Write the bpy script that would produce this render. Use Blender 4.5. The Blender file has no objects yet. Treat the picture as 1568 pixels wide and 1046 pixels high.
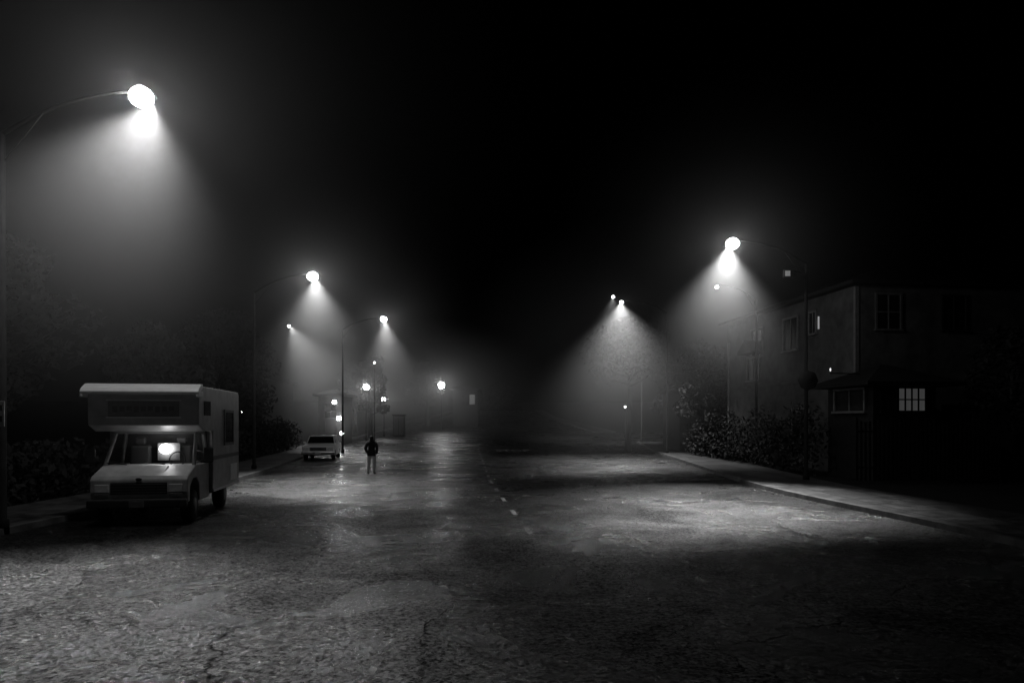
import bpy, bmesh, math, random
from mathutils import Vector, Matrix
random.seed(7)
scene=bpy.context.scene
scene.view_settings.view_transform='Standard'
scene.view_settings.look='None'
scene.view_settings.exposure=0
col=scene.collection

# ---------------------------------------------------------------- materials
def new_mat(name):
    m=bpy.data.materials.new(name); m.use_nodes=True
    nt=m.node_tree; b=nt.nodes['Principled BSDF']
    return m,nt,b
def noise(nt,scale,detail=4,rough=.6,vec=None,dist=0):
    n=nt.nodes.new('ShaderNodeTexNoise'); n.inputs['Scale'].default_value=scale
    n.inputs['Detail'].default_value=detail; n.inputs['Roughness'].default_value=rough
    n.inputs['Distortion'].default_value=dist
    if vec is not None: nt.links.new(vec,n.inputs['Vector'])
    return n
def maprange(nt,src,a,b,c,d):
    n=nt.nodes.new('ShaderNodeMapRange'); nt.links.new(src,n.inputs['Value'])
    for k,v in zip(('From Min','From Max','To Min','To Max'),(a,b,c,d)): n.inputs[k].default_value=v
    return n.outputs['Result']
def math_(nt,op,a,b):
    n=nt.nodes.new('ShaderNodeMath'); n.operation=op
    for i,v in enumerate((a,b)):
        if isinstance(v,(int,float)): n.inputs[i].default_value=v
        else: nt.links.new(v,n.inputs[i])
    return n.outputs[0]
def vmath(nt,op,a,b=None):
    n=nt.nodes.new('ShaderNodeVectorMath'); n.operation=op
    for i,v in enumerate((a,b)):
        if v is None: continue
        if isinstance(v,tuple): n.inputs[i].default_value=v
        else: nt.links.new(v,n.inputs[i])
    return n
def simple(name,c,rough=.6,metal=0,var=.25,scale=6,bump=0,bscale=40,spec=.5):
    m,nt,b=new_mat(name)
    tc=nt.nodes.new('ShaderNodeTexCoord')
    n=noise(nt,scale,3,.65,tc.outputs['Object'])
    r=maprange(nt,n.outputs['Fac'],.3,.7,c*(1-var),c*(1+var))
    nt.links.new(r,b.inputs['Base Color'])
    b.inputs['Roughness'].default_value=rough
    b.inputs['Metallic'].default_value=metal
    b.inputs['Specular IOR Level'].default_value=spec
    if bump:
        n2=noise(nt,bscale,3,.6,tc.outputs['Object'])
        bp=nt.nodes.new('ShaderNodeBump'); bp.inputs['Distance'].default_value=bump
        nt.links.new(n2.outputs['Fac'],bp.inputs['Height']); nt.links.new(bp.outputs[0],b.inputs['Normal'])
    return m
def emis(name,s,sample=False):
    m,nt,b=new_mat(name)
    b.inputs['Base Color'].default_value=(.8,.8,.8,1)
    b.inputs['Emission Color'].default_value=(1,1,1,1)
    b.inputs['Emission Strength'].default_value=s
    m.cycles.emission_sampling='FRONT' if sample else 'NONE'
    return m
M_metal=simple('weathered_dark_steel',.015,.8,.0,spec=.1)
M_dark=simple('dark_rubber',.02,.8)
M_paint=simple('rv_white_paint',.42,.4,var=.25,scale=2.5,bump=.002,bscale=3)
M_alum=simple('rv_aluminium_trim',.9,.35,var=.08)
M_panel=simple('rv_grey_panel',.13,.5)
M_rvdark=simple('rv_dark_trim',.03,.5)
M_chrome=simple('chrome',.5,.25,.9)
M_car=simple('car_paint',.8,.25,var=.06)
M_lampglass=simple('headlamp_glass',.6,.1)
M_stucco=simple('stucco',.11,.9,var=.4,scale=1.2,bump=.01,bscale=30,spec=.2)
M_trim=simple('painted_trim',.17,.6)
M_roof=simple('roof_shingle',.02,.85,bump=.02,bscale=12,spec=.1)
M_leaf=simple('foliage',.04,.8,var=.5,scale=1.5,spec=.2)
M_bark=simple('bark',.05,.9,bump=.02,bscale=12)
M_soil=simple('soil_and_grass',.015,.95,var=.5,scale=2,bump=.03,bscale=6,spec=.2)
M_sign=simple('sign_face',.5,.4)
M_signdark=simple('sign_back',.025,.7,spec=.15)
M_conc=simple('kerb_concrete',.10,.7,var=.6,scale=2,bump=.006,bscale=25,spec=.3)
M_bulbs=emis('small_bulb',.25)
M_win=emis('lit_window',.035)
M_glass,nt,b=new_mat('dark_glass'); b.inputs['Base Color'].default_value=(.01,.01,.01,1); b.inputs['Roughness'].default_value=.06
M_clear,nt,b=new_mat('windscreen_glass')
tr=nt.nodes.new('ShaderNodeBsdfTransparent'); tr.inputs[0].default_value=(.75,.75,.75,1)
gl=nt.nodes.new('ShaderNodeBsdfGlossy'); gl.inputs['Roughness'].default_value=.05
fr=nt.nodes.new('ShaderNodeFresnel'); mx=nt.nodes.new('ShaderNodeMixShader')
nt.links.new(fr.outputs[0],mx.inputs[0]); nt.links.new(tr.outputs[0],mx.inputs[1]); nt.links.new(gl.outputs[0],mx.inputs[2])
nt.links.new(mx.outputs[0],nt.nodes['Material Output'].inputs['Surface'])

M_walk,nt,b=new_mat('sidewalk_concrete')
tc=nt.nodes.new('ShaderNodeTexCoord'); br=nt.nodes.new('ShaderNodeTexBrick')
nt.links.new(tc.outputs['Object'],br.inputs['Vector'])
br.offset=0; br.inputs['Scale'].default_value=1; br.inputs['Brick Width'].default_value=1.2; br.inputs['Row Height'].default_value=1.2
br.inputs['Mortar Size'].default_value=.03
br.inputs['Color1'].default_value=(.15,.15,.15,1); br.inputs['Color2'].default_value=(.06,.06,.06,1); br.inputs['Mortar'].default_value=(.01,.01,.01,1)
n=noise(nt,2.5,6,.7,tc.outputs['Object'])
mm=nt.nodes.new('ShaderNodeMix'); mm.data_type='RGBA'; mm.blend_type='MULTIPLY'; mm.inputs['Factor'].default_value=1
nt.links.new(br.outputs['Color'],mm.inputs['A']); nt.links.new(maprange(nt,n.outputs['Fac'],.35,.65,.15,1.),mm.inputs['B'])
nt.links.new(mm.outputs['Result'],b.inputs['Base Color'])
nt.links.new(maprange(nt,n.outputs['Fac'],.3,.7,.45,.8),b.inputs['Roughness'])
b.inputs['Specular IOR Level'].default_value=.3
bp=nt.nodes.new('ShaderNodeBump'); bp.inputs['Distance'].default_value=.01
n2=noise(nt,40,4,.6,tc.outputs['Object']); nt.links.new(n2.outputs['Fac'],bp.inputs['Height']); nt.links.new(bp.outputs[0],b.inputs['Normal'])

def asphalt(name):
    m,nt,b=new_mat(name); L=nt.links
    tc=nt.nodes.new('ShaderNodeTexCoord'); P=tc.outputs['Object']
    nd=noise(nt,.9,4,.65,P)
    vm=nt.nodes.new('ShaderNodeVectorMath'); vm.operation='MULTIPLY_ADD'
    L.new(nd.outputs['Color'],vm.inputs[0]); vm.inputs[1].default_value=(1.4,1.4,0); L.new(P,vm.inputs[2])
    vc=nt.nodes.new('ShaderNodeTexVoronoi'); vc.feature='DISTANCE_TO_EDGE'; vc.inputs['Scale'].default_value=.3
    L.new(vm.outputs[0],vc.inputs['Vector'])
    crack=maprange(nt,vc.outputs['Distance'],.0,.008,1,0)
    nm=noise(nt,.5,3,.5,P); crack=math_(nt,'MULTIPLY',crack,maprange(nt,nm.outputs['Fac'],.44,.56,0,.85))
    vp=nt.nodes.new('ShaderNodeTexVoronoi'); vp.feature='F1'; vp.inputs['Scale'].default_value=.3
    L.new(vm.outputs[0],vp.inputs['Vector'])
    sp=nt.nodes.new('ShaderNodeSeparateColor'); L.new(vp.outputs['Color'],sp.inputs[0])
    va=nt.nodes.new('ShaderNodeTexVoronoi'); va.feature='F1'; va.inputs['Scale'].default_value=30; L.new(P,va.inputs['Vector'])
    vs=nt.nodes.new('ShaderNodeSeparateColor'); L.new(va.outputs['Color'],vs.inputs[0])
    na=noise(nt,11,6,.8,P)
    nb=noise(nt,1.3,6,.66,P)
    h=math_(nt,'MULTIPLY',na.outputs['Fac'],1.3)
    h=math_(nt,'ADD',h,math_(nt,'MULTIPLY',nb.outputs['Fac'],2.8))
    h=math_(nt,'SUBTRACT',h,math_(nt,'MULTIPLY',crack,1.5))
    h=math_(nt,'ADD',h,math_(nt,'MULTIPLY',sp.outputs[0],1.1))
    bp=nt.nodes.new('ShaderNodeBump'); bp.inputs['Distance'].default_value=.024; bp.inputs['Strength'].default_value=1
    L.new(h,bp.inputs['Height'])
    nw=noise(nt,.45,7,.72,P,.6)
    wet=maprange(nt,nw.outputs['Fac'],.42,.6,0,1)
    t=vmath(nt,'SUBTRACT',va.outputs['Color'],(.5,.5,.5))
    amt=maprange(nt,wet,0,1,.7,.3)
    sc=nt.nodes.new('ShaderNodeVectorMath'); sc.operation='SCALE'; L.new(t.outputs[0],sc.inputs[0]); L.new(amt,sc.inputs['Scale'])
    fl=vmath(nt,'MULTIPLY',sc.outputs[0],(1,1,0))
    ad=vmath(nt,'ADD',bp.outputs[0],fl.outputs[0]); no=vmath(nt,'NORMALIZE',ad.outputs[0])
    L.new(no.outputs[0],b.inputs['Normal'])
    r=maprange(nt,wet,0,1,.36,.18)
    r=math_(nt,'ADD',r,math_(nt,'MULTIPLY',sp.outputs[1],.08))
    L.new(r,b.inputs['Roughness'])
    g=math_(nt,'MULTIPLY',maprange(nt,na.outputs['Fac'],.40,.64,.05,2.8),maprange(nt,vs.outputs[2],.2,.95,.1,1.4))
    s2=math_(nt,'MULTIPLY',g,maprange(nt,nw.outputs['Fac'],.38,.6,.15,1.3))
    s2=math_(nt,'MULTIPLY',s2,maprange(nt,sp.outputs[2],0,1,.45,1.35))
    s2=math_(nt,'MULTIPLY',s2,maprange(nt,crack,0,1,1,.0))
    L.new(s2,b.inputs['Specular IOR Level'])
    c=maprange(nt,na.outputs['Fac'],.38,.62,.002,.045)
    c=math_(nt,'MULTIPLY',c,maprange(nt,sp.outputs[0],0,1,.35,1.2))
    c=math_(nt,'MULTIPLY',c,maprange(nt,wet,0,1,1,.5))
    c=math_(nt,'MULTIPLY',c,maprange(nt,crack,0,1,1,.2))
    L.new(c,b.inputs['Base Color'])
    return m
M_road=asphalt('wet_asphalt')
M_mark,nt,b=new_mat('worn_road_paint')
tc=nt.nodes.new('ShaderNodeTexCoord'); n=noise(nt,9,6,.8,tc.outputs['Object'])
nt.links.new(maprange(nt,n.outputs['Fac'],.4,.6,.08,.6),b.inputs['Base Color']); b.inputs['Roughness'].default_value=.6

# ---------------------------------------------------------------- helpers
def link(o,parent=None):
    col.objects.link(o)
    if parent: o.parent=parent
    return o
def empty(name,loc=(0,0,0),rz=0):
    o=bpy.data.objects.new(name,None); o.location=loc; o.rotation_euler=(0,0,rz); o.empty_display_size=.3
    return link(o)
def mesh(name,v,f,mat,parent=None,smooth=False):
    me=bpy.data.meshes.new(name); me.from_pydata(v,[],f); me.update()
    if mat: me.materials.append(mat)
    if smooth:
        for p in me.polygons: p.use_smooth=True
    return link(bpy.data.objects.new(name,me),parent)
def bev(o,w,seg=2):
    m=o.modifiers.new('b','BEVEL'); m.width=w; m.segments=seg; m.limit_method='ANGLE'; m.angle_limit=math.radians(35)
def box(name,p,a,b_,mat,bevel=0,rx=0):
    x0,y0,z0=a; x1,y1,z1=b_
    c=Vector(((x0+x1)/2,(y0+y1)/2,(z0+z1)/2))
    v=[Vector((x,y,z))-c for z in(z0,z1) for y in(y0,y1) for x in(x0,x1)]
    f=[(0,2,3,1),(4,5,7,6),(0,1,5,4),(2,6,7,3),(0,4,6,2),(1,3,7,5)]
    o=mesh(name,v,f,mat,p); o.location=c; o.rotation_euler=(rx,0,0)
    if bevel: bev(o,bevel)
    return o
def prism(name,p,prof,x0,x1,mat,bevel=0,taper=0,tz=None):
    n=len(prof)
    def tx(z): return taper if (tz is not None and z>tz) else 0
    v=[(x0+tx(z),y,z) for y,z in prof]+[(x1-tx(z),y,z) for y,z in prof]
    f=[tuple(range(n)),tuple(range(2*n-1,n-1,-1))]
    for i in range(n):
        j=(i+1)%n; f.append((j,i,n+i,n+j))
    o=mesh(name,v,f,mat,p)
    bm=bmesh.new(); bm.from_mesh(o.data); bmesh.ops.recalc_face_normals(bm,faces=bm.faces); bm.to_mesh(o.data); bm.free()
    if bevel: bev(o,bevel,3)
    return o
def tube(name,p,pts,radii,mat,seg=12):
    v=[];f=[]
    pts=[Vector(q) for q in pts]
    for i,q in enumerate(pts):
        if i==0: t=pts[1]-pts[0]
        elif i==len(pts)-1: t=pts[-1]-pts[-2]
        else: t=pts[i+1]-pts[i-1]
        t.normalize()
        u=t.cross(Vector((0,1,0.001)) if abs(t.y)<.9 else Vector((1,0,0))); u.normalize(); w=t.cross(u)
        for k in range(seg):
            an=2*math.pi*k/seg
            v.append(q+(u*math.cos(an)+w*math.sin(an))*radii[i])
    for i in range(len(pts)-1):
        for k in range(seg):
            k2=(k+1)%seg
            f.append((i*seg+k,i*seg+k2,(i+1)*seg+k2,(i+1)*seg+k))
    f.append(tuple(range(seg-1,-1,-1))); f.append(tuple(range((len(pts)-1)*seg,len(pts)*seg)))
    return mesh(name,v,f,mat,p,True)
def ball(name,p,loc,sc,mat,u=20,w=12):
    bm=bmesh.new(); bmesh.ops.create_uvsphere(bm,u_segments=u,v_segments=w,radius=1)
    me=bpy.data.meshes.new(name); bm.to_mesh(me); bm.free(); me.materials.append(mat)
    for q in me.polygons: q.use_smooth=True
    o=link(bpy.data.objects.new(name,me),p); o.location=loc; o.scale=sc
    return o
def wheel(p,name,x,y,r,w):
    tube(name+'_tyre',p,[(x-w/2,y,r),(x-w/2+.03,y,r),(x+w/2-.03,y,r),(x+w/2,y,r)],[r*.92,r,r,r*.92],M_dark,24)
    tube(name+'_hub',p,[(x-w/2-.01,y,r),(x+w/2+.01,y,r)],[r*.5,r*.5],M_panel,20)
def zt(d):
    t=d-48
    if t<=0: return 0
    if t<10: return .04*t*t/20
    return .04*(t-5)
def lerp(pts,d):
    if d<=pts[0][0]: return pts[0][1]
    for (a,x),(b_,y) in zip(pts,pts[1:]):
        if d<=b_:
            t=(d-a)/(b_-a); return x+(y-x)*t
    return pts[-1][1]
def smooth(pts,d): return sum(lerp(pts,d+k) for k in(-3,-1.5,0,1.5,3))/5
KLp=[(-10,-10.4),(15,-10.35),(20,-10.3),(25,-10.5),(30,-11.0),(38.8,-12.5),(60,-15.5),(80,-16),(130,-14),(200,-14)]
KRp=[(-10,9.6),(12,9.4),(15,9.2),(23,8.4),(32.5,9.2),(61,11.5),(80,9.5),(130,6),(200,6)]
KL=lambda d:smooth(KLp,d)
KR=lambda d:smooth(KRp,d)
def rows(a,b_,s):
    n=max(1,round((b_-a)/s)); return [a+(b_-a)*i/n for i in range(n+1)]

# ---------------------------------------------------------------- ground, roads
R=rows(-60,48,12)+rows(49,70,1)+rows(80,420,20)
xs=[-320,-120,-40,0,40,120,320]
v=[(x,d,zt(d)-.02) for d in R for x in xs]; nx=len(xs)
f=[(i*nx+j,i*nx+j+1,(i+1)*nx+j+1,(i+1)*nx+j) for i in range(len(R)-1) for j in range(nx-1)]
mesh('ground',v,f,M_soil)
R=rows(-10,190,1); 
v=[];f=[]
for d in R:
    a,c=KL(d),KR(d)
    for k in range(9): v.append((a+(c-a)*k/8,d,zt(d)))
f=[(i*9+j,i*9+j+1,(i+1)*9+j+1,(i+1)*9+j) for i in range(len(R)-1) for j in range(8)]
mesh('road',v,f,M_road)
R=rows(63,79,1)
v=[];
for d in R: v+= [(KR(d)+.0,d,zt(d)),(30,d,zt(d)),(70,d,zt(d))]
f=[(i*3+j,i*3+j+1,(i+1)*3+j+1,(i+1)*3+j) for i in range(len(R)-1) for j in range(2)]
mesh('side_street',v,f,M_road)
def walkway(kfun,side,d0,d1,width,tag):
    R=rows(d0,d1,1); v=[];f=[];v2=[];f2=[]
    for d in R:
        k=kfun(d); z=zt(d)
        v+=[(k,d,z-.05),(k+side*.02,d,z+.13),(k+side*.16,d,z+.135),(k+side*.16,d,z-.05)]
        v2+=[(k+side*.165,d,z-.05),(k+side*.165,d,z+.13),(k+side*width,d,z+.13),(k+side*width,d,z-.05)]
    n=len(R)
    for i in range(n-1):
        for j in range(3):
            q=(i*4+j,i*4+j+1,(i+1)*4+j+1,(i+1)*4+j)
            f.append(q); f2.append(q)
    for ff in(f,f2): ff.append((0,1,2,3)); ff.append(tuple((n-1)*4+k for k in(3,2,1,0)))
    mesh('kerb',v,f,M_conc); mesh('sidewalk',v2,f2,M_walk)
walkway(KL,-1,-10,190,2.6,'l'); walkway(KR,1,-10,62,3.0,'r'); walkway(KR,1,80,190,2.6,'r2')
mk=empty('centre_line_marking')
cl=[(10,.75),(13.8,.41),(20,-.23),(27,-.88),(54.6,-2.66),(90,-5)]
d=14.0;i=0
while d<75:
    L_=.9
    x0=lerp(cl,d);x1=lerp(cl,d+L_); w=.055
    v=[(x0-w,d,zt(d)+.004),(x0+w,d,zt(d)+.004),(x1+w,d+L_,zt(d+L_)+.004),(x1-w,d+L_,zt(d+L_)+.004)]
    mesh('dash_%d'%i,v,[(0,1,2,3)],M_mark,mk); d+=2.9; i+=1
cu=bpy.data.curves.new('stop_lettering','FONT'); cu.body='STOP'; cu.size=1.1; cu.align_x='CENTER'
o=bpy.data.objects.new('road_lettering',cu); link(o); o.location=(.1,51.5,.075); o.scale=(1,3.2,1); cu.materials.append(M_mark)
o.rotation_euler=(math.radians(.8),0,math.radians(3))

# ---------------------------------------------------------------- fog banks: scattering volumes gathered round the lamps so their glow fades fast, soft density falloff
def fogmat(name,dens,power,g=.15):
    m=bpy.data.materials.new(name); m.use_nodes=True; nt=m.node_tree
    nt.nodes.remove(nt.nodes['Principled BSDF'])
    vs=nt.nodes.new('ShaderNodeVolumeScatter'); vs.inputs['Anisotropy'].default_value=g
    tc=nt.nodes.new('ShaderNodeTexCoord'); ln=vmath(nt,'LENGTH',tc.outputs['Object'])
    q=math_(nt,'MAXIMUM',math_(nt,'SUBTRACT',1.0,ln.outputs['Value']),0.0)
    q=math_(nt,'MULTIPLY',math_(nt,'POWER',q,power),dens)
    nt.links.new(q,vs.inputs['Density'])
    nt.links.new(vs.outputs[0],nt.nodes['Material Output'].inputs['Volume']); return m
fogs=empty('fog_bank')
def glowfog(name,loc,r,dens,power=1.3):
    ball(name,fogs,loc,r,fogmat(name+'_density',dens,power),20,12)

# ---------------------------------------------------------------- street lamps
def spot(p,loc,target,power,size,blend,rad=.1,name='lamp_light'):
    l=bpy.data.lights.new(name,'SPOT'); l.energy=power; l.spot_size=math.radians(size); l.spot_blend=blend; l.shadow_soft_size=rad
    o=bpy.data.objects.new(name,l); link(o,p); o.location=loc
    o.rotation_euler=(Vector(target)-Vector(loc)).to_track_quat('-Z','Y').to_euler(); return o
def street_lamp(pole,head,aim,power,size=90,lensI=12,lens=.14,off=.3):
    px,py=pole; hx,hy,hz=head; g=zt(py)
    e=empty('street_lamp',(px,py,g)); 
    H=Vector((hx-px,hy-py,hz-g)); pt=H.z-.75
    tube('pole',e,[(0,0,0),(0,0,.3),(0,0,.32),(0,0,pt)],[.12,.12,.08,.05],M_metal)
    A=Vector((0,0,pt))
    arm=[A]+[A+Vector((H.x*t,H.y*t,.86*(1-(1-t)**2.2))) for t in(.2,.4,.6,.8,.93)]
    tube('arm',e,arm,[.045,.04,.035,.03,.025,.025],M_metal,10)
    tube('arm_brace',e,[(0,0,pt-.6),(H.x*.3,H.y*.3,pt+.45)],[.015,.015],M_metal,8)
    # housing carries a drop lens and, behind it, the directional reflector aimed at the roadway
    hd=ball('lamp_head',e,H+Vector((0,off*.5,lens*.95)),(.12,off*.6+.08,.035),M_metal)
    ml=emis('lamp_lens',lensI/(math.pi*lens*lens),True)
    ball('lamp_lens',e,H,(lens,lens,lens*.85),ml,20,11)
    T=Vector(aim)-Vector((px,py,g))
    s=H+Vector((0,off,.05))
    spot(e,s,T,power,size,1,.02)
    return e
PW=7500
street_lamp((-10.45,14),(-7.6,14,8.95),(-6.6,7.2,0),PW*1.3,64,26,.23,.42)
street_lamp((-11.9,31.5),(-9.2,31.5,9.0),(-7.4,26.5,0),PW*.75,66,18,.24,.42)
street_lamp((-12.4,50),(-9.4,50,9.8),(-8,47,0),PW*.55,66,12,.22,.4)
street_lamp((-22,60),(-19.6,60,10.7),(-13,57,0),PW*.6,74,1.0,.13,.3)
street_lamp((11.07,25.7),(8.3,25.7,9.0),(5.9,20.6,0),PW*1.7,62,13,.24,.42)
street_lamp((13.6,38),(11.4,38,9.8),(9.8,36,0),PW*.12,60,1,.09,.2)
street_lamp((10.9,48),(7.7,48,10.7),(7.0,43,0),PW*1.05,84,1.5,.13,.3)
street_lamp((11.8,62.2),(8.6,58,12.9),(9.5,68,0),PW*1.1,76,1.2,.13,.3)
glowfog('bank_a',(-7.1,13.6,8.2),(8.2,8.2,7.4),.017,1.7)
glowfog('bank_b',(-9.0,31.2,8.2),(7.8,7.8,7.2),.030,1.8)
glowfog('bank_c',(-9.3,50,8.8),(8,8,7.4),.034,1.7)
glowfog('bank_d',(-16,59,6.6),(10,10,9),.034,1.1)
glowfog('bank_e',(8.2,25.5,8.3),(7.6,7.6,7.2),.024,1.8)
glowfog('bank_f',(7.4,50,6.6),(12,13,10.5),.029,1.1)
glowfog('bank_g',(-10,78,5.0),(16,17,9),.042,1.1)

# ---------------------------------------------------------------- distant small lamps
def lantern_post(x,y,z,I,r=.16):
    g=zt(y); e=empty('lantern_post',(x,y,g)); h=z-g
    tube('post',e,[(0,0,0),(0,0,.25),(0,0,.27),(0,0,h-.2)],[.12,.12,.06,.045],M_metal)
    tube('lantern_base',e,[(0,0,h-r-.1),(0,0,h-r)],[.05,.1],M_metal)
    tube('lantern_cap',e,[(0,0,h+r),(0,0,h+r+.08)],[.12,.03],M_metal)
    ball('globe',e,(0,0,h),(r,r,r),emis('globe_glow',I/(math.pi*r*r),I>2),10,6)
for a in((-14.1,66,5.65,20,.27),(-13.5,72,4.7,15,.25),(-8.8,85,6.85,46,.4),(-12.9,64,7.85,.6,.08),(11.6,70,3.85,.3,.1),(-25,63,3.2,.3,.08)):
    lantern_post(*a)

# ---------------------------------------------------------------- houses
def window_y(p,n,x0,x1,z0,z1,y,mat,mull=1,T=None):
    T=T or M_trim
    box(n+'_pane',p,(x0,y-.02,z0),(x1,y+.03,z1),mat)
    t=.09
    box(n+'_sill',p,(x0-t-.04,y-.14,z0-t),(x1+t+.04,y+.02,z0-.002),T,.01)
    box(n+'_head',p,(x0-t,y-.09,z1+.002),(x1+t,y+.02,z1+t),T,.01)
    box(n+'_jamb_a',p,(x0-t,y-.08,z0),(x0-.002,y+.02,z1),T)
    box(n+'_jamb_b',p,(x1+.002,y-.08,z0),(x1+t,y+.02,z1),T)
    for k in range(mull):
        xm=x0+(x1-x0)*(k+1)/(mull+1); box(n+'_mullion_%d'%k,p,(xm-.025,y-.06,z0+.002),(xm+.025,y-.021,z1-.002),T)
    box(n+'_rail',p,(x0+.002,y-.055,(z0+z1)/2-.025),(x1-.002,y-.0215,(z0+z1)/2+.025),T)
def window_x(p,n,y0,y1,z0,z1,x,mat):
    box(n+'_pane',p,(x-.02,y0,z0),(x+.03,y1,z1),mat); t=.1
    box(n+'_sill',p,(x-.16,y0-t-.04,z0-t),(x+.02,y1+t+.04,z0-.002),M_trim,.01)
    box(n+'_head',p,(x-.1,y0-t,z1+.002),(x+.02,y1+t,z1+t),M_trim,.01)
    box(n+'_jamb_a',p,(x-.09,y0-t,z0),(x+.02,y0-.002,z1),M_trim)
    box(n+'_jamb_b',p,(x-.09,y1+.002,z0),(x+.02,y1+t,z1),M_trim)
    ym=(y0+y1)/2; box(n+'_mullion',p,(x-.06,ym-.025,z0+.002),(x-.021,ym+.025,z1-.002),M_trim)
def hip(p,n,x0,x1,y0,y1,z,h,ov,mat):
    x0-=ov;x1+=ov;y0-=ov;y1+=ov; w=min(x1-x0,y1-y0)/2*.98
    if x1-x0<y1-y0: r=[((x0+x1)/2,y0+w,z+h),((x0+x1)/2,y1-w,z+h)]; ff=[(0,1,8),(1,2,9,8),(2,3,9),(3,0,8,9)]
    else: r=[(x0+w,(y0+y1)/2,z+h),(x1-w,(y0+y1)/2,z+h)]; ff=[(0,1,9,8),(1,2,9),(2,3,8,9),(3,0,8)]
    v=[(x0,y0,z+.15),(x1,y0,z+.15),(x1,y1,z+.15),(x0,y1,z+.15),(x0,y0,z),(x1,y0,z),(x1,y1,z),(x0,y1,z)]+r
    f=ff+[(4,5,1,0),(5,6,2,1),(6,7,3,2),(7,4,0,3),(7,6,5,4)]
    mesh(n,v,f,mat,p)
h=empty('stucco_house',(15.1,30,0),math.radians(7.6))
box('walls',h,(0,0,-.1),(9,12.5,8.3),M_stucco)
hip(h,'roof',0,9,0,12.5,8.31,1.9,.45,M_roof)
box('corner_trim',h,(-.04,-.04,0),(.14,.1,8.25),M_trim)
box('far_corner_trim',h,(-.05,12.3,0),(.1,12.54,7.2),M_trim)
box('string_course',h,(-.05,.15,4.25),(.0,12.2,4.4),M_stucco)
window_x(h,'stair_window',3.0,3.5,6.6,7.6,0,M_glass)
window_x(h,'upper_window',4.6,5.9,6.0,7.6,0,M_glass)
window_x(h,'upper_window_b',8.2,9.4,6.0,7.5,0,M_glass)
window_x(h,'lower_window',8.6,9.9,4.7,6.0,0,M_glass)
window_x(h,'lower_window_b',3.6,5.0,1.3,2.9,0,M_glass)
window_y(h,'front_upper_window',1.0,2.1,6.4,7.9,0,M_glass,1,M_panel)
window_y(h,'front_upper_window_b',4.2,5.3,6.4,7.9,0,M_glass,1,M_signdark)
window_y(h,'front_lower_window',4.2,5.6,1.4,3.0,0,M_glass,1,M_signdark)
box('slit_light',h,(-.06,2.75,6.75),(.0,2.79,7.35),M_bulbs)
prism('door_canopy',h,[(8.4,6.3),(9.25,6.95),(10.1,6.3),(10.1,6.2),(8.4,6.2)],-.6,0,M_roof)
box('porch_bay_base',h,(-1.3,-3.0,-.1),(1.4,-.003,2.6),M_signdark)
for k,(xa,xb) in enumerate(((-1.3,-.98),(1.0,1.4))): box('porch_pier_%d'%k,h,(xa,-3.0,2.6),(xb,-.003,3.7),M_signdark)
hip(h,'porch_roof',-1.3,1.4,-3.0,-.5,3.72,.95,.75,M_roof)
window_y(h,'bay_window_lit',-.2,.95,2.75,3.62,-2.95,M_win,3,M_signdark)
window_y(h,'bay_window_dark',-.9,-.32,2.75,3.62,-2.95,M_signdark,0,M_signdark)
box('bay_back_panel',h,(-.95,-2.6,2.6),(.97,-2.55,3.7),M_signdark)
window_x(h,'bay_side_window',-2.5,-.6,2.75,3.6,-1.3,M_signdark)
ball('wall_lamp_bulb',h,(-2.6,-2.2,4.4),(.03,.03,.07),emis('porch_bulb',1),8,6)
tube('wall_lamp_bracket',h,[(-1.3,-2.2,4.25),(-2.6,-2.2,4.25),(-2.6,-2.2,4.32)],[.02,.02,.03],M_metal,8)

def cottage(name,x0,x1,y0,y1,ht,mat=M_stucco,trim=None):
    g=zt(y0); e=empty(name,(x0,y0,g)); W=x1-x0; D=y1-y0
    box('walls',e,(0,0,-.3),(W,D,ht),mat)
    hip(e,'roof',0,W,0,D,ht+.003,min(W,D)*.28,.4,M_roof)
    nW=max(1,int(W//2.5))
    for k in range(nW):
        c=W*(k+.5)/nW
        window_y(e,'window_%d'%k,c-.5,c+.5,ht-1.9,ht-.7,0,M_glass,1,trim)
    window_y(e,'door',W*.5-.45,W*.5+.45,.12,2.1,0,trim or M_trim,0,trim)
    return e
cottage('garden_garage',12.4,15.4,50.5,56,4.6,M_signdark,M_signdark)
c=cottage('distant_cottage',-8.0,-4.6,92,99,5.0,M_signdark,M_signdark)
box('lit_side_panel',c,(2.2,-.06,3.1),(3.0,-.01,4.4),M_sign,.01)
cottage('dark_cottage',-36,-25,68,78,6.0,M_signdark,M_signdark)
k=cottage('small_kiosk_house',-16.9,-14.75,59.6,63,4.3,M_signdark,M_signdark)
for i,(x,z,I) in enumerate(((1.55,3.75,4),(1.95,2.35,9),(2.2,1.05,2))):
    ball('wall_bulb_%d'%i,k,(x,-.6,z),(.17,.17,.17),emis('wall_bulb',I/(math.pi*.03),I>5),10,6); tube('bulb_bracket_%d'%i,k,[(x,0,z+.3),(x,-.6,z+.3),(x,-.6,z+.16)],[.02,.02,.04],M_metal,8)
cottage('far_house',22,34,84,94,6,M_panel,M_signdark)

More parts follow.
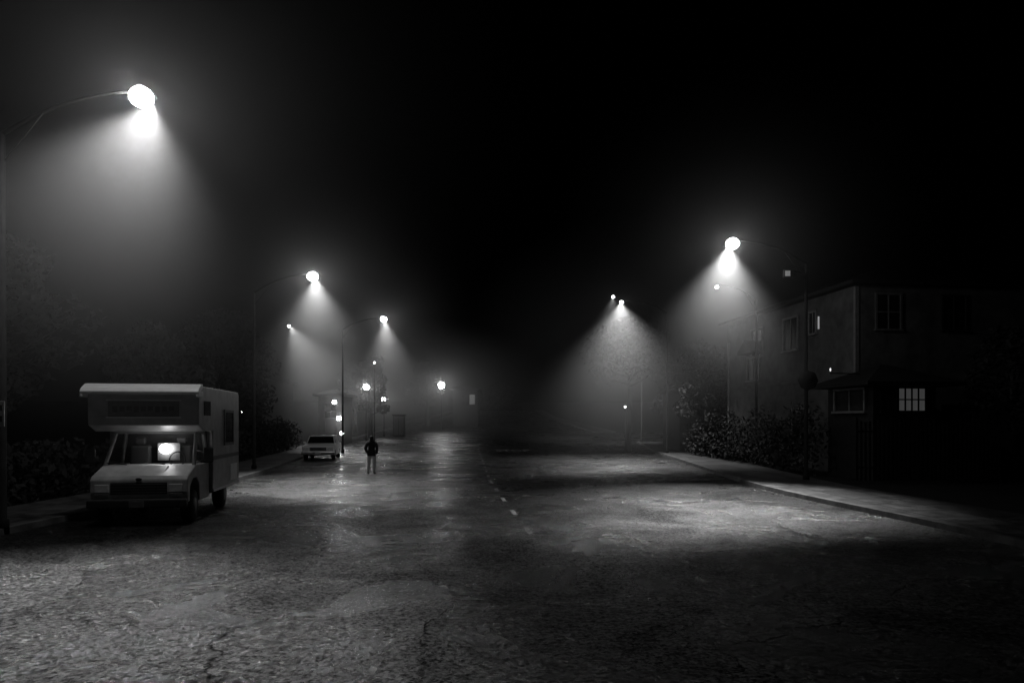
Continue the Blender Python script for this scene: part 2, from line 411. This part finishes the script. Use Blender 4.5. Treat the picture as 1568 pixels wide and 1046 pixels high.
# ---------------------------------------------------------------- vegetation
def leaves(v,f,c,rad,n,size):
    for _ in range(n):
        while True:
            q=Vector((random.uniform(-1,1),random.uniform(-1,1),random.uniform(-1,1)))
            if .25<q.length<1: break
        q=Vector((q.x*rad[0],q.y*rad[1],q.z*rad[2]))+Vector(c)
        a=Vector((random.gauss(0,1),random.gauss(0,1),random.gauss(0,1))).normalized(); b_=a.orthogonal().normalized()
        s=size*random.uniform(.5,1.3); i=len(v)
        v+= [q-a*s,q+b_*s*.45,q+a*s,q-b_*s*.45]; f.append((i,i+1,i+2,i+3))
def tree(name,loc,ht,cr,nclump=16,per=230,size=.16,base=.35):
    e=empty(name,loc)
    lean=random.uniform(-.3,.3)
    tube('trunk',e,[(0,0,-.1),(lean*.2,0,ht*.2),(lean*.6,.1,ht*.45),(lean,0,ht*.8)],[ht*.03,ht*.022,ht*.017,ht*.006],M_bark)
    v=[];f=[]
    for i in range(nclump):
        an=i*2.4+random.uniform(-.4,.4); t=(i+.5)/nclump
        rr=cr*random.uniform(.45,.95)*math.sin(math.pi*min(.95,.25+t*.7)); z=ht*(base+(1-base)*.95*t)
        c=(lean+rr*math.cos(an),rr*math.sin(an),z)
        s=cr*random.uniform(.28,.48)
        tube('limb_%d'%i,e,[(lean*.5,0,ht*(base*.8+.35*t)),(c[0]*.6,c[1]*.6,z-s*.5),c],[ht*.011,ht*.006,.01],M_bark,6)
        leaves(v,f,c,(s,s,s*.75),per,size)
    mesh('foliage',v,f,M_leaf,e)
    return e
tree('street_tree',(-17.5,21,0),9,3.6,22,260)
tree('street_tree',(-15.5,15.5,0),7,2.2,16,260)
tree('street_tree',(-17.5,40,0),8.5,3.2,20,260)
tree('street_tree',(-16.6,31,0),6.5,2.4,16,230)
tree('street_tree',(-23,56,.2),11,3.4,20,230)
tree('street_tree',(9.0,53,.1),9.8,3.9,20,220,.18,.62)
tree('street_tree',(12.8,45,0),7.5,2.2,12,200)
tree('street_tree',(-14.2,68.5,.6),8.2,2.2,14,220)
tree('street_tree',(-17.2,75,.9),8,2.6,14,200)
tree('street_tree',(-11.9,96,1.7),9,3,14,200)
tree('street_tree',(-2,102,2),6,3,12,180)
tree('street_tree',(20,27,0),6,2.2,12,200)
tree('street_tree',(16,60,.2),9,3.2,16,200)
def hedge(x0,y0,x1,y1,w,hh,n,name='hedge'):
    v=[];f=[]
    for i in range(n):
        t=(i+.5)/n; x=x0+(x1-x0)*t; y=y0+(y1-y0)*t; z=zt(y)
        L_=math.hypot(x1-x0,y1-y0)/n
        hv=hh*random.uniform(.8,1.12)
        leaves(v,f,(x,y,z+hv*.5),(w*random.uniform(.9,1.2),max(w,L_),hv*.55),420,.13)
    e=mesh(name,v,f,M_leaf)
    return e
hedge(12.8,29,12.2,46,.8,2.8,14)
hedge(-13.9,24,-15.6,36,.9,1.9,10)
hedge(-15.9,37,-17.8,55,.9,2.4,12)
hedge(-14.5,4,-13.8,22,.9,2.0,12)
fe=empty('picket_fence',(13.2,26.2,0),math.radians(-3))
for i in range(34):
    x=i*.16; box('picket_%d'%i,fe,(x,0,.05),(x+.09,.02,2.35+random.uniform(-.06,.06)+(.1 if i%8==0 else 0)),M_signdark)
for k,z in enumerate((.5,1.9)): box('rail_%d'%k,fe,(0,.021,z),(5.5,.06,z+.08),M_signdark)

# ---------------------------------------------------------------- signs, cabinet
s=empty('parking_sign',(-10.43,13.85,0))
box('plate',s,(-.13,-.03,2.2),(.15,-.005,2.72),M_sign,.01)
box('legend_band',s,(-.09,-.034,2.52),(.11,-.0305,2.64),M_signdark)
box('legend_line',s,(-.09,-.034,2.3),(.11,-.0305,2.42),M_signdark)
for k in(2.3,2.6): tube('strap',s,[(0,-.004,k),(0,.06,k)],[.012,.012],M_metal,6)
s=empty('stop_sign',(11.07,25.55,0)); 
tube('plate',s,[(0,-.03,3.85),(0,-.01,3.85)],[.38,.38],M_signdark,8)
tube('bracket',s,[(0,-.01,3.85),(0,.1,3.85)],[.03,.03],M_metal,6)
s=empty('blade_sign',(11.07,25.7,0))
tube('bracket',s,[(0,0,7.92),(-.85,0,7.92)],[.025,.025],M_metal,8)
box('case',s,(-.86,-.1,7.72),(-.46,.06,8.02),M_signdark,.02)
box('lit_face',s,(-.82,-.12,7.76),(-.64,-.102,7.96),emis('sign_glow',.12))
cb=empty('utility_cabinet',(-11.9,72,zt(72)))
box('cabinet',cb,(-.6,-.4,0),(.6,.4,2.2),M_signdark,.04); box('cabinet_cap',cb,(-.68,-.48,2.2),(.68,.48,2.32),M_metal,.03)
box('door_left',cb,(-.54,-.42,.15),(-.02,-.402,2.1),M_panel,.01); box('door_right',cb,(.02,-.42,.15),(.54,-.402,2.1),M_panel,.01)
box('plinth',cb,(-.75,-.55,-.3),(.75,.55,.0),M_conc)

# ---------------------------------------------------------------- motorhome
rv=empty('motorhome',(-8.46,15.75,0),math.radians(9)); rv.scale=(.98,.84,1.0)
house=[(-.08,2.22),(-.1,2.4),(-.1,2.92),(0,3.08),(.25,3.14),(4.4,3.14),(4.5,3.05),(4.5,.55),(1.3,.55),(1.3,2.08),(.35,2.08)]
prism('coach_body',rv,house,-1.22,1.22,M_paint,.03)
M_awn=simple('white_awning_vinyl',.92,.3,var=.05)
prism('roof_awning_roll',rv,[(-.40,2.93),(-.42,2.99),(-.34,3.07),(-.12,3.17),(.02,3.18),(.04,3.09),(-.12,3.02),(-.28,2.93)],-1.28,1.28,M_awn,.02)
for k,x in enumerate((-1.25,1.25)): box('awning_end_%d'%k,rv,(x-.035,-.40,2.86),(x+.035,.05,3.0),M_alum,.02)
box('overcab_sign_panel',rv,(-.78,-.125,2.42),(.78,-.102,2.78),M_panel,.01)
box('overcab_sign_frame_top',rv,(-.82,-.13,2.785),(.82,-.102,2.81),M_alum)
box('overcab_sign_frame_low',rv,(-.82,-.13,2.39),(.82,-.102,2.415),M_alum)
for i in range(9):
    box('sign_lettering_%d'%i,rv,(-.68+i*.155,-.129,2.52+.02*(i%3)),(-.57+i*.155,-.1255,2.66),M_rvdark)
cx=.1
lower=[(-.72,.5),(-.78,.75),(-.78,1.02),(-.7,1.1),(-.02,1.3),(1.29,1.3),(1.29,.45),(.35,.45),(.3,.85),(.05,1.0),(-.25,1.0),(-.5,.85),(-.55,.5)]
prism('cab_lower',rv,lower,cx-1.03,cx+1.03,M_paint,.03)
prism('hood_ridge',rv,[(-.7,1.09),(-.1,1.3),(-.1,1.27),(-.7,1.05)],cx-.45,cx+.45,M_paint,.01)
box('cab_back_wall',rv,(cx-.98,1.2,1.3),(cx+.98,1.28,2.07),M_rvdark)
prism('cab_roof',rv,[(.48,2.02),(1.28,2.02),(1.28,2.075),(.46,2.075)],cx-.95,cx+.95,M_paint)
for sx,nm in((-1,'left'),(1,'right')):
    xb=cx+sx*.98; xt=cx+sx*.9
    tube('windscreen_pillar_'+nm,rv,[(xb,0,1.28),(xt,.52,2.04)],[.045,.04],M_paint,8)
    tube('door_pillar_'+nm,rv,[(cx+sx*1.0,1.2,1.28),(xt,1.2,2.04)],[.05,.05],M_paint,8)
    mesh('door_window_'+nm,[(cx+sx*.985,.08,1.305),(cx+sx*.985,1.18,1.305),(cx+sx*.91,1.18,2.015),(cx+sx*.91,.52,2.015)],[(0,1,2,3)],M_clear,rv)
    box('mirror_'+nm,rv,(cx+sx*1.3-.11,.0,1.35),(cx+sx*1.3+.11,.07,1.7),M_rvdark,.03)
    tube('mirror_arm_'+nm,rv,[(cx+sx*1.0,.12,1.35),(cx+sx*1.3,.06,1.45)],[.018,.018],M_rvdark,6)
    tube('mirror_arm_top_'+nm,rv,[(cx+sx*.98,.2,1.62),(cx+sx*1.3,.06,1.62)],[.015,.015],M_rvdark,6)
    box('headlamp_'+nm,rv,(cx+sx*.78-.15,-.8,.74),(cx+sx*.78+.15,-.775,.92),M_lampglass,.02)
    box('indicator_'+nm,rv,(cx+sx*.78-.15,-.8,.66),(cx+sx*.78+.15,-.775,.72),M_panel,.01)
mesh('windscreen',[(cx-.95,.03,1.31),(cx+.95,.03,1.31),(cx+.87,.53,2.02),(cx-.87,.53,2.02)],[(0,1,2,3)],M_clear,rv)
for sx in(-.5,.35): tube('wiper',rv,[(cx+sx,-.02,1.32),(cx+sx-.45,.02,1.36)],[.012,.008],M_dark,6)
box('grille',rv,(cx-.6,-.795,.7),(cx+.6,-.775,.96),M_rvdark,.01)
for i in range(4): box('grille_bar_%d'%i,rv,(cx-.59,-.81,.73+i*.06),(cx+.59,-.797,.745+i*.06),M_panel)
ball('badge',rv,(cx,-.8,1.03),(.07,.02,.035),M_rvdark)
box('front_bumper',rv,(cx-1.05,-.95,.4),(cx+1.05,-.75,.6),M_rvdark,.04)
box('number_plate',rv,(cx-.16,-.965,.42),(cx+.16,-.952,.56),M_panel,.005)
for i,x in enumerate((-.45,.5)):
    box('seat_%d'%i,rv,(cx+x-.24,.75,1.0),(cx+x+.24,.92,1.75),M_rvdark,.05); box('headrest_%d'%i,rv,(cx+x-.12,.77,1.77),(cx+x+.12,.88,1.93),M_rvdark,.04)
tube('steering_wheel',rv,[(cx+.5+.18*math.cos(a),.42+.05*math.sin(a),1.42+.17*math.sin(a)) for a in[2*math.pi*i/16 for i in range(17)]],[.014]*17,M_dark,6)
box('window_shade',rv,(cx-.02,.66,1.38),(cx+.50,.68,1.80),M_panel,.08)  # panel added behind the glowing blob to catch its light
ball('cab_interior_lamp',rv,(cx+.2,.54,1.66),(.15,.05,.12),emis('cab_lamp_glow',22,True),14,8)  # emissive blob set behind the windscreen for the bright spot there
X=1.22
box('side_window_pane',rv,(X-.01,2.6,1.75),(X+.015,3.6,2.55),M_glass,.01)
for n_,a_,b_ in(('t',(X-.01,2.52,2.552),(X+.03,3.68,2.62)),('b',(X-.01,2.52,1.68),(X+.03,3.68,1.748)),('l',(X-.01,2.52,1.75),(X+.03,2.598,2.55)),('r',(X-.01,3.602,1.75),(X+.03,3.68,2.55))):
    box('side_window_frame_'+n_,rv,a_,b_,M_panel)
box('side_stripe',rv,(X-.005,1.35,1.35),(X+.006,4.45,1.45),M_panel)
box('overcab_side_window',rv,(X-.01,.35,2.45),(X+.015,1.0,2.8),M_glass,.01)
box('service_hatch',rv,(X-.005,3.3,.7),(X+.012,4.2,1.15),M_alum,.01)
box('skirt_trim',rv,(X-.005,1.32,.56),(X+.02,4.45,.62),M_alum)
for y,n_ in((-.1,'front'),(3.1,'rear')):
    for sx,m in((-1,'l'),(1,'r')): wheel(rv,'wheel_%s_%s'%(n_,m),cx+sx*.9 if n_=='front' else sx*.98,y,.37,.24)
box('chassis',rv,(-.8,-.4,.4),(.8,4.3,.54),M_rvdark)

# ---------------------------------------------------------------- parked sedan
car=empty('parked_sedan',(-11.45,40.3,0),math.radians(9))
prof=[(0,.35),(-.03,.55),(0,.84),(.12,.9),(1.35,1.0),(3.5,.98),(4.65,.95),(4.75,.8),(4.75,.35),(4.1,.3),(4.0,.62),(3.7,.72),(3.4,.62),(3.3,.3),(1.25,.28),(1.15,.62),(.85,.72),(.55,.62),(.45,.3)]
prism('body',car,prof,-.92,.92,M_car,.05)
prism('cabin_glass',car,[(1.35,.99),(1.85,1.4),(3.1,1.41),(3.65,.97)],-.82,.82,M_glass,.03,.12,1.2)
prism('roof',car,[(1.83,1.4),(1.95,1.46),(3.05,1.47),(3.15,1.4)],-.71,.71,M_car,.03)
for sx in(-1,1):
    tube('pillar',car,[(sx*.83,1.34,.98),(sx*.71,1.84,1.42)],[.035,.03],M_car,8)
    tube('pillar_rear',car,[(sx*.83,3.66,.98),(sx*.71,3.12,1.42)],[.05,.05],M_car,8)
    tube('pillar_mid',car,[(sx*.835,2.5,.98),(sx*.715,2.5,1.42)],[.03,.03],M_car,8)
    box('headlamp',car,(sx*.7-.17,-.06,.62),(sx*.7+.17,-.02,.78),M_lampglass,.02)
    box('mirror',car,(sx*.98-.08,1.5,.98),(sx*.98+.08,1.58,1.1),M_car,.02)
    for y in(.85,3.7): wheel(car,'wheel',sx*.8,y,.32,.22)
box('grille',car,(-.48,-.055,.6),(.48,-.02,.8),M_rvdark,.01)
for i in range(6): box('grille_bar_%d'%i,car,(-.44+i*.165,-.065,.61),(-.42+i*.165,-.056,.79),M_chrome)
box('bumper',car,(-.94,-.16,.38),(.94,0.02,.54),M_chrome,.03)
box('rear_bumper',car,(-.94,4.7,.38),(.94,4.86,.54),M_chrome,.03)
box('number_plate',car,(-.16,-.175,.4),(.16,-.162,.52),M_sign)

# ---------------------------------------------------------------- person
M_per,nt,b=new_mat('clothes_and_skin')
tc=nt.nodes.new('ShaderNodeTexCoord'); sx=nt.nodes.new('ShaderNodeSeparateXYZ'); nt.links.new(tc.outputs['Object'],sx.inputs[0])
n=noise(nt,14,4,.6,tc.outputs['Object'])
zz=math_(nt,'ADD',sx.outputs['Z'],math_(nt,'MULTIPLY',n.outputs['Fac'],.02))
rp=nt.nodes.new('ShaderNodeValToRGB'); rp.color_ramp.interpolation='CONSTANT'
nt.links.new(math_(nt,'DIVIDE',zz,1.8),rp.inputs[0])
els=rp.color_ramp.elements; els[0].position=0; els[0].color=(.03,.03,.03,1); els[1].position=.055; els[1].color=(.6,.6,.6,1)
e_=els.new(.455); e_.color=(.012,.012,.012,1)
nt.links.new(rp.outputs[0],b.inputs['Base Color']); b.inputs['Roughness'].default_value=.85
bp=nt.nodes.new('ShaderNodeBump'); bp.inputs['Distance'].default_value=.02; n3=noise(nt,9,3,.6,tc.outputs['Object'],1.0)
nt.links.new(n3.outputs['Fac'],bp.inputs['Height']); nt.links.new(bp.outputs[0],b.inputs['Normal'])
J=[((0,0,.93),.15,.12),((0,0,1.1),.15,.115),((0,0,1.28),.17,.125),((0,0,1.40),.15,.11),((0,.01,1.48),.075,.07),((0,.0,1.56),.085,.095),((0,-.005,1.64),.09,.105),((0,0,1.71),.055,.065),
 ((-.1,0,.86),.105,.11),((-.115,-.03,.5),.08,.085),((-.125,.02,.12),.065,.07),((-.13,-.13,.045),.045,.035),
 ((.1,0,.86),.105,.11),((.12,.0,.5),.08,.085),((.14,.06,.12),.065,.07),((.15,-.09,.045),.045,.035),
 ((-.19,0,1.39),.08,.085),((-.27,.05,1.13),.065,.07),((-.20,-.06,.93),.055,.06),((-.15,-.1,.9),.05,.05),
 ((.19,0,1.39),.08,.085),((.27,.05,1.13),.065,.07),((.20,-.06,.93),.055,.06),((.15,-.1,.9),.05,.05)]
E=[(0,1),(1,2),(2,3),(3,4),(4,5),(5,6),(6,7),(0,8),(8,9),(9,10),(10,11),(0,12),(12,13),(13,14),(14,15),(3,16),(16,17),(17,18),(18,19),(3,20),(20,21),(21,22),(22,23)]
me=bpy.data.meshes.new('standing_person'); me.from_pydata([j[0] for j in J],E,[]); me.materials.append(M_per)
per=link(bpy.data.objects.new('standing_person',me)); per.location=(-6.11,29.7,.004); per.rotation_euler=(0,0,math.radians(170))
sm=per.modifiers.new('skin','SKIN'); sm.use_smooth_shade=True
for i,j in enumerate(J):
    sv=me.skin_vertices[0].data[i]; sv.radius=(j[1],j[2]); sv.use_root=(i==0)
ss=per.modifiers.new('sub','SUBSURF'); ss.levels=2; ss.render_levels=2

# ---------------------------------------------------------------- world
w=bpy.data.worlds.new('World'); scene.world=w; w.use_nodes=True; nt=w.node_tree
bg=nt.nodes['Background']; sky=nt.nodes.new('ShaderNodeTexSky'); sky.sky_type='NISHITA'; sky.sun_disc=False
sky.sun_elevation=math.radians(2); sky.sun_rotation=math.radians(200)
bw=nt.nodes.new('ShaderNodeRGBToBW'); nt.links.new(sky.outputs[0],bw.inputs[0]); nt.links.new(bw.outputs[0],bg.inputs['Color'])
bg.inputs['Strength'].default_value=.00003
w.cycles.sampling_method='NONE'

cam=bpy.data.cameras.new('Camera'); cam.lens=24; cam.sensor_width=36; cam.shift_y=123/1568; cam.clip_end=1000
co=bpy.data.objects.new('Camera',cam); link(co); co.location=(0,0,2.3); co.rotation_euler=(math.radians(90),0,0)
scene.camera=co
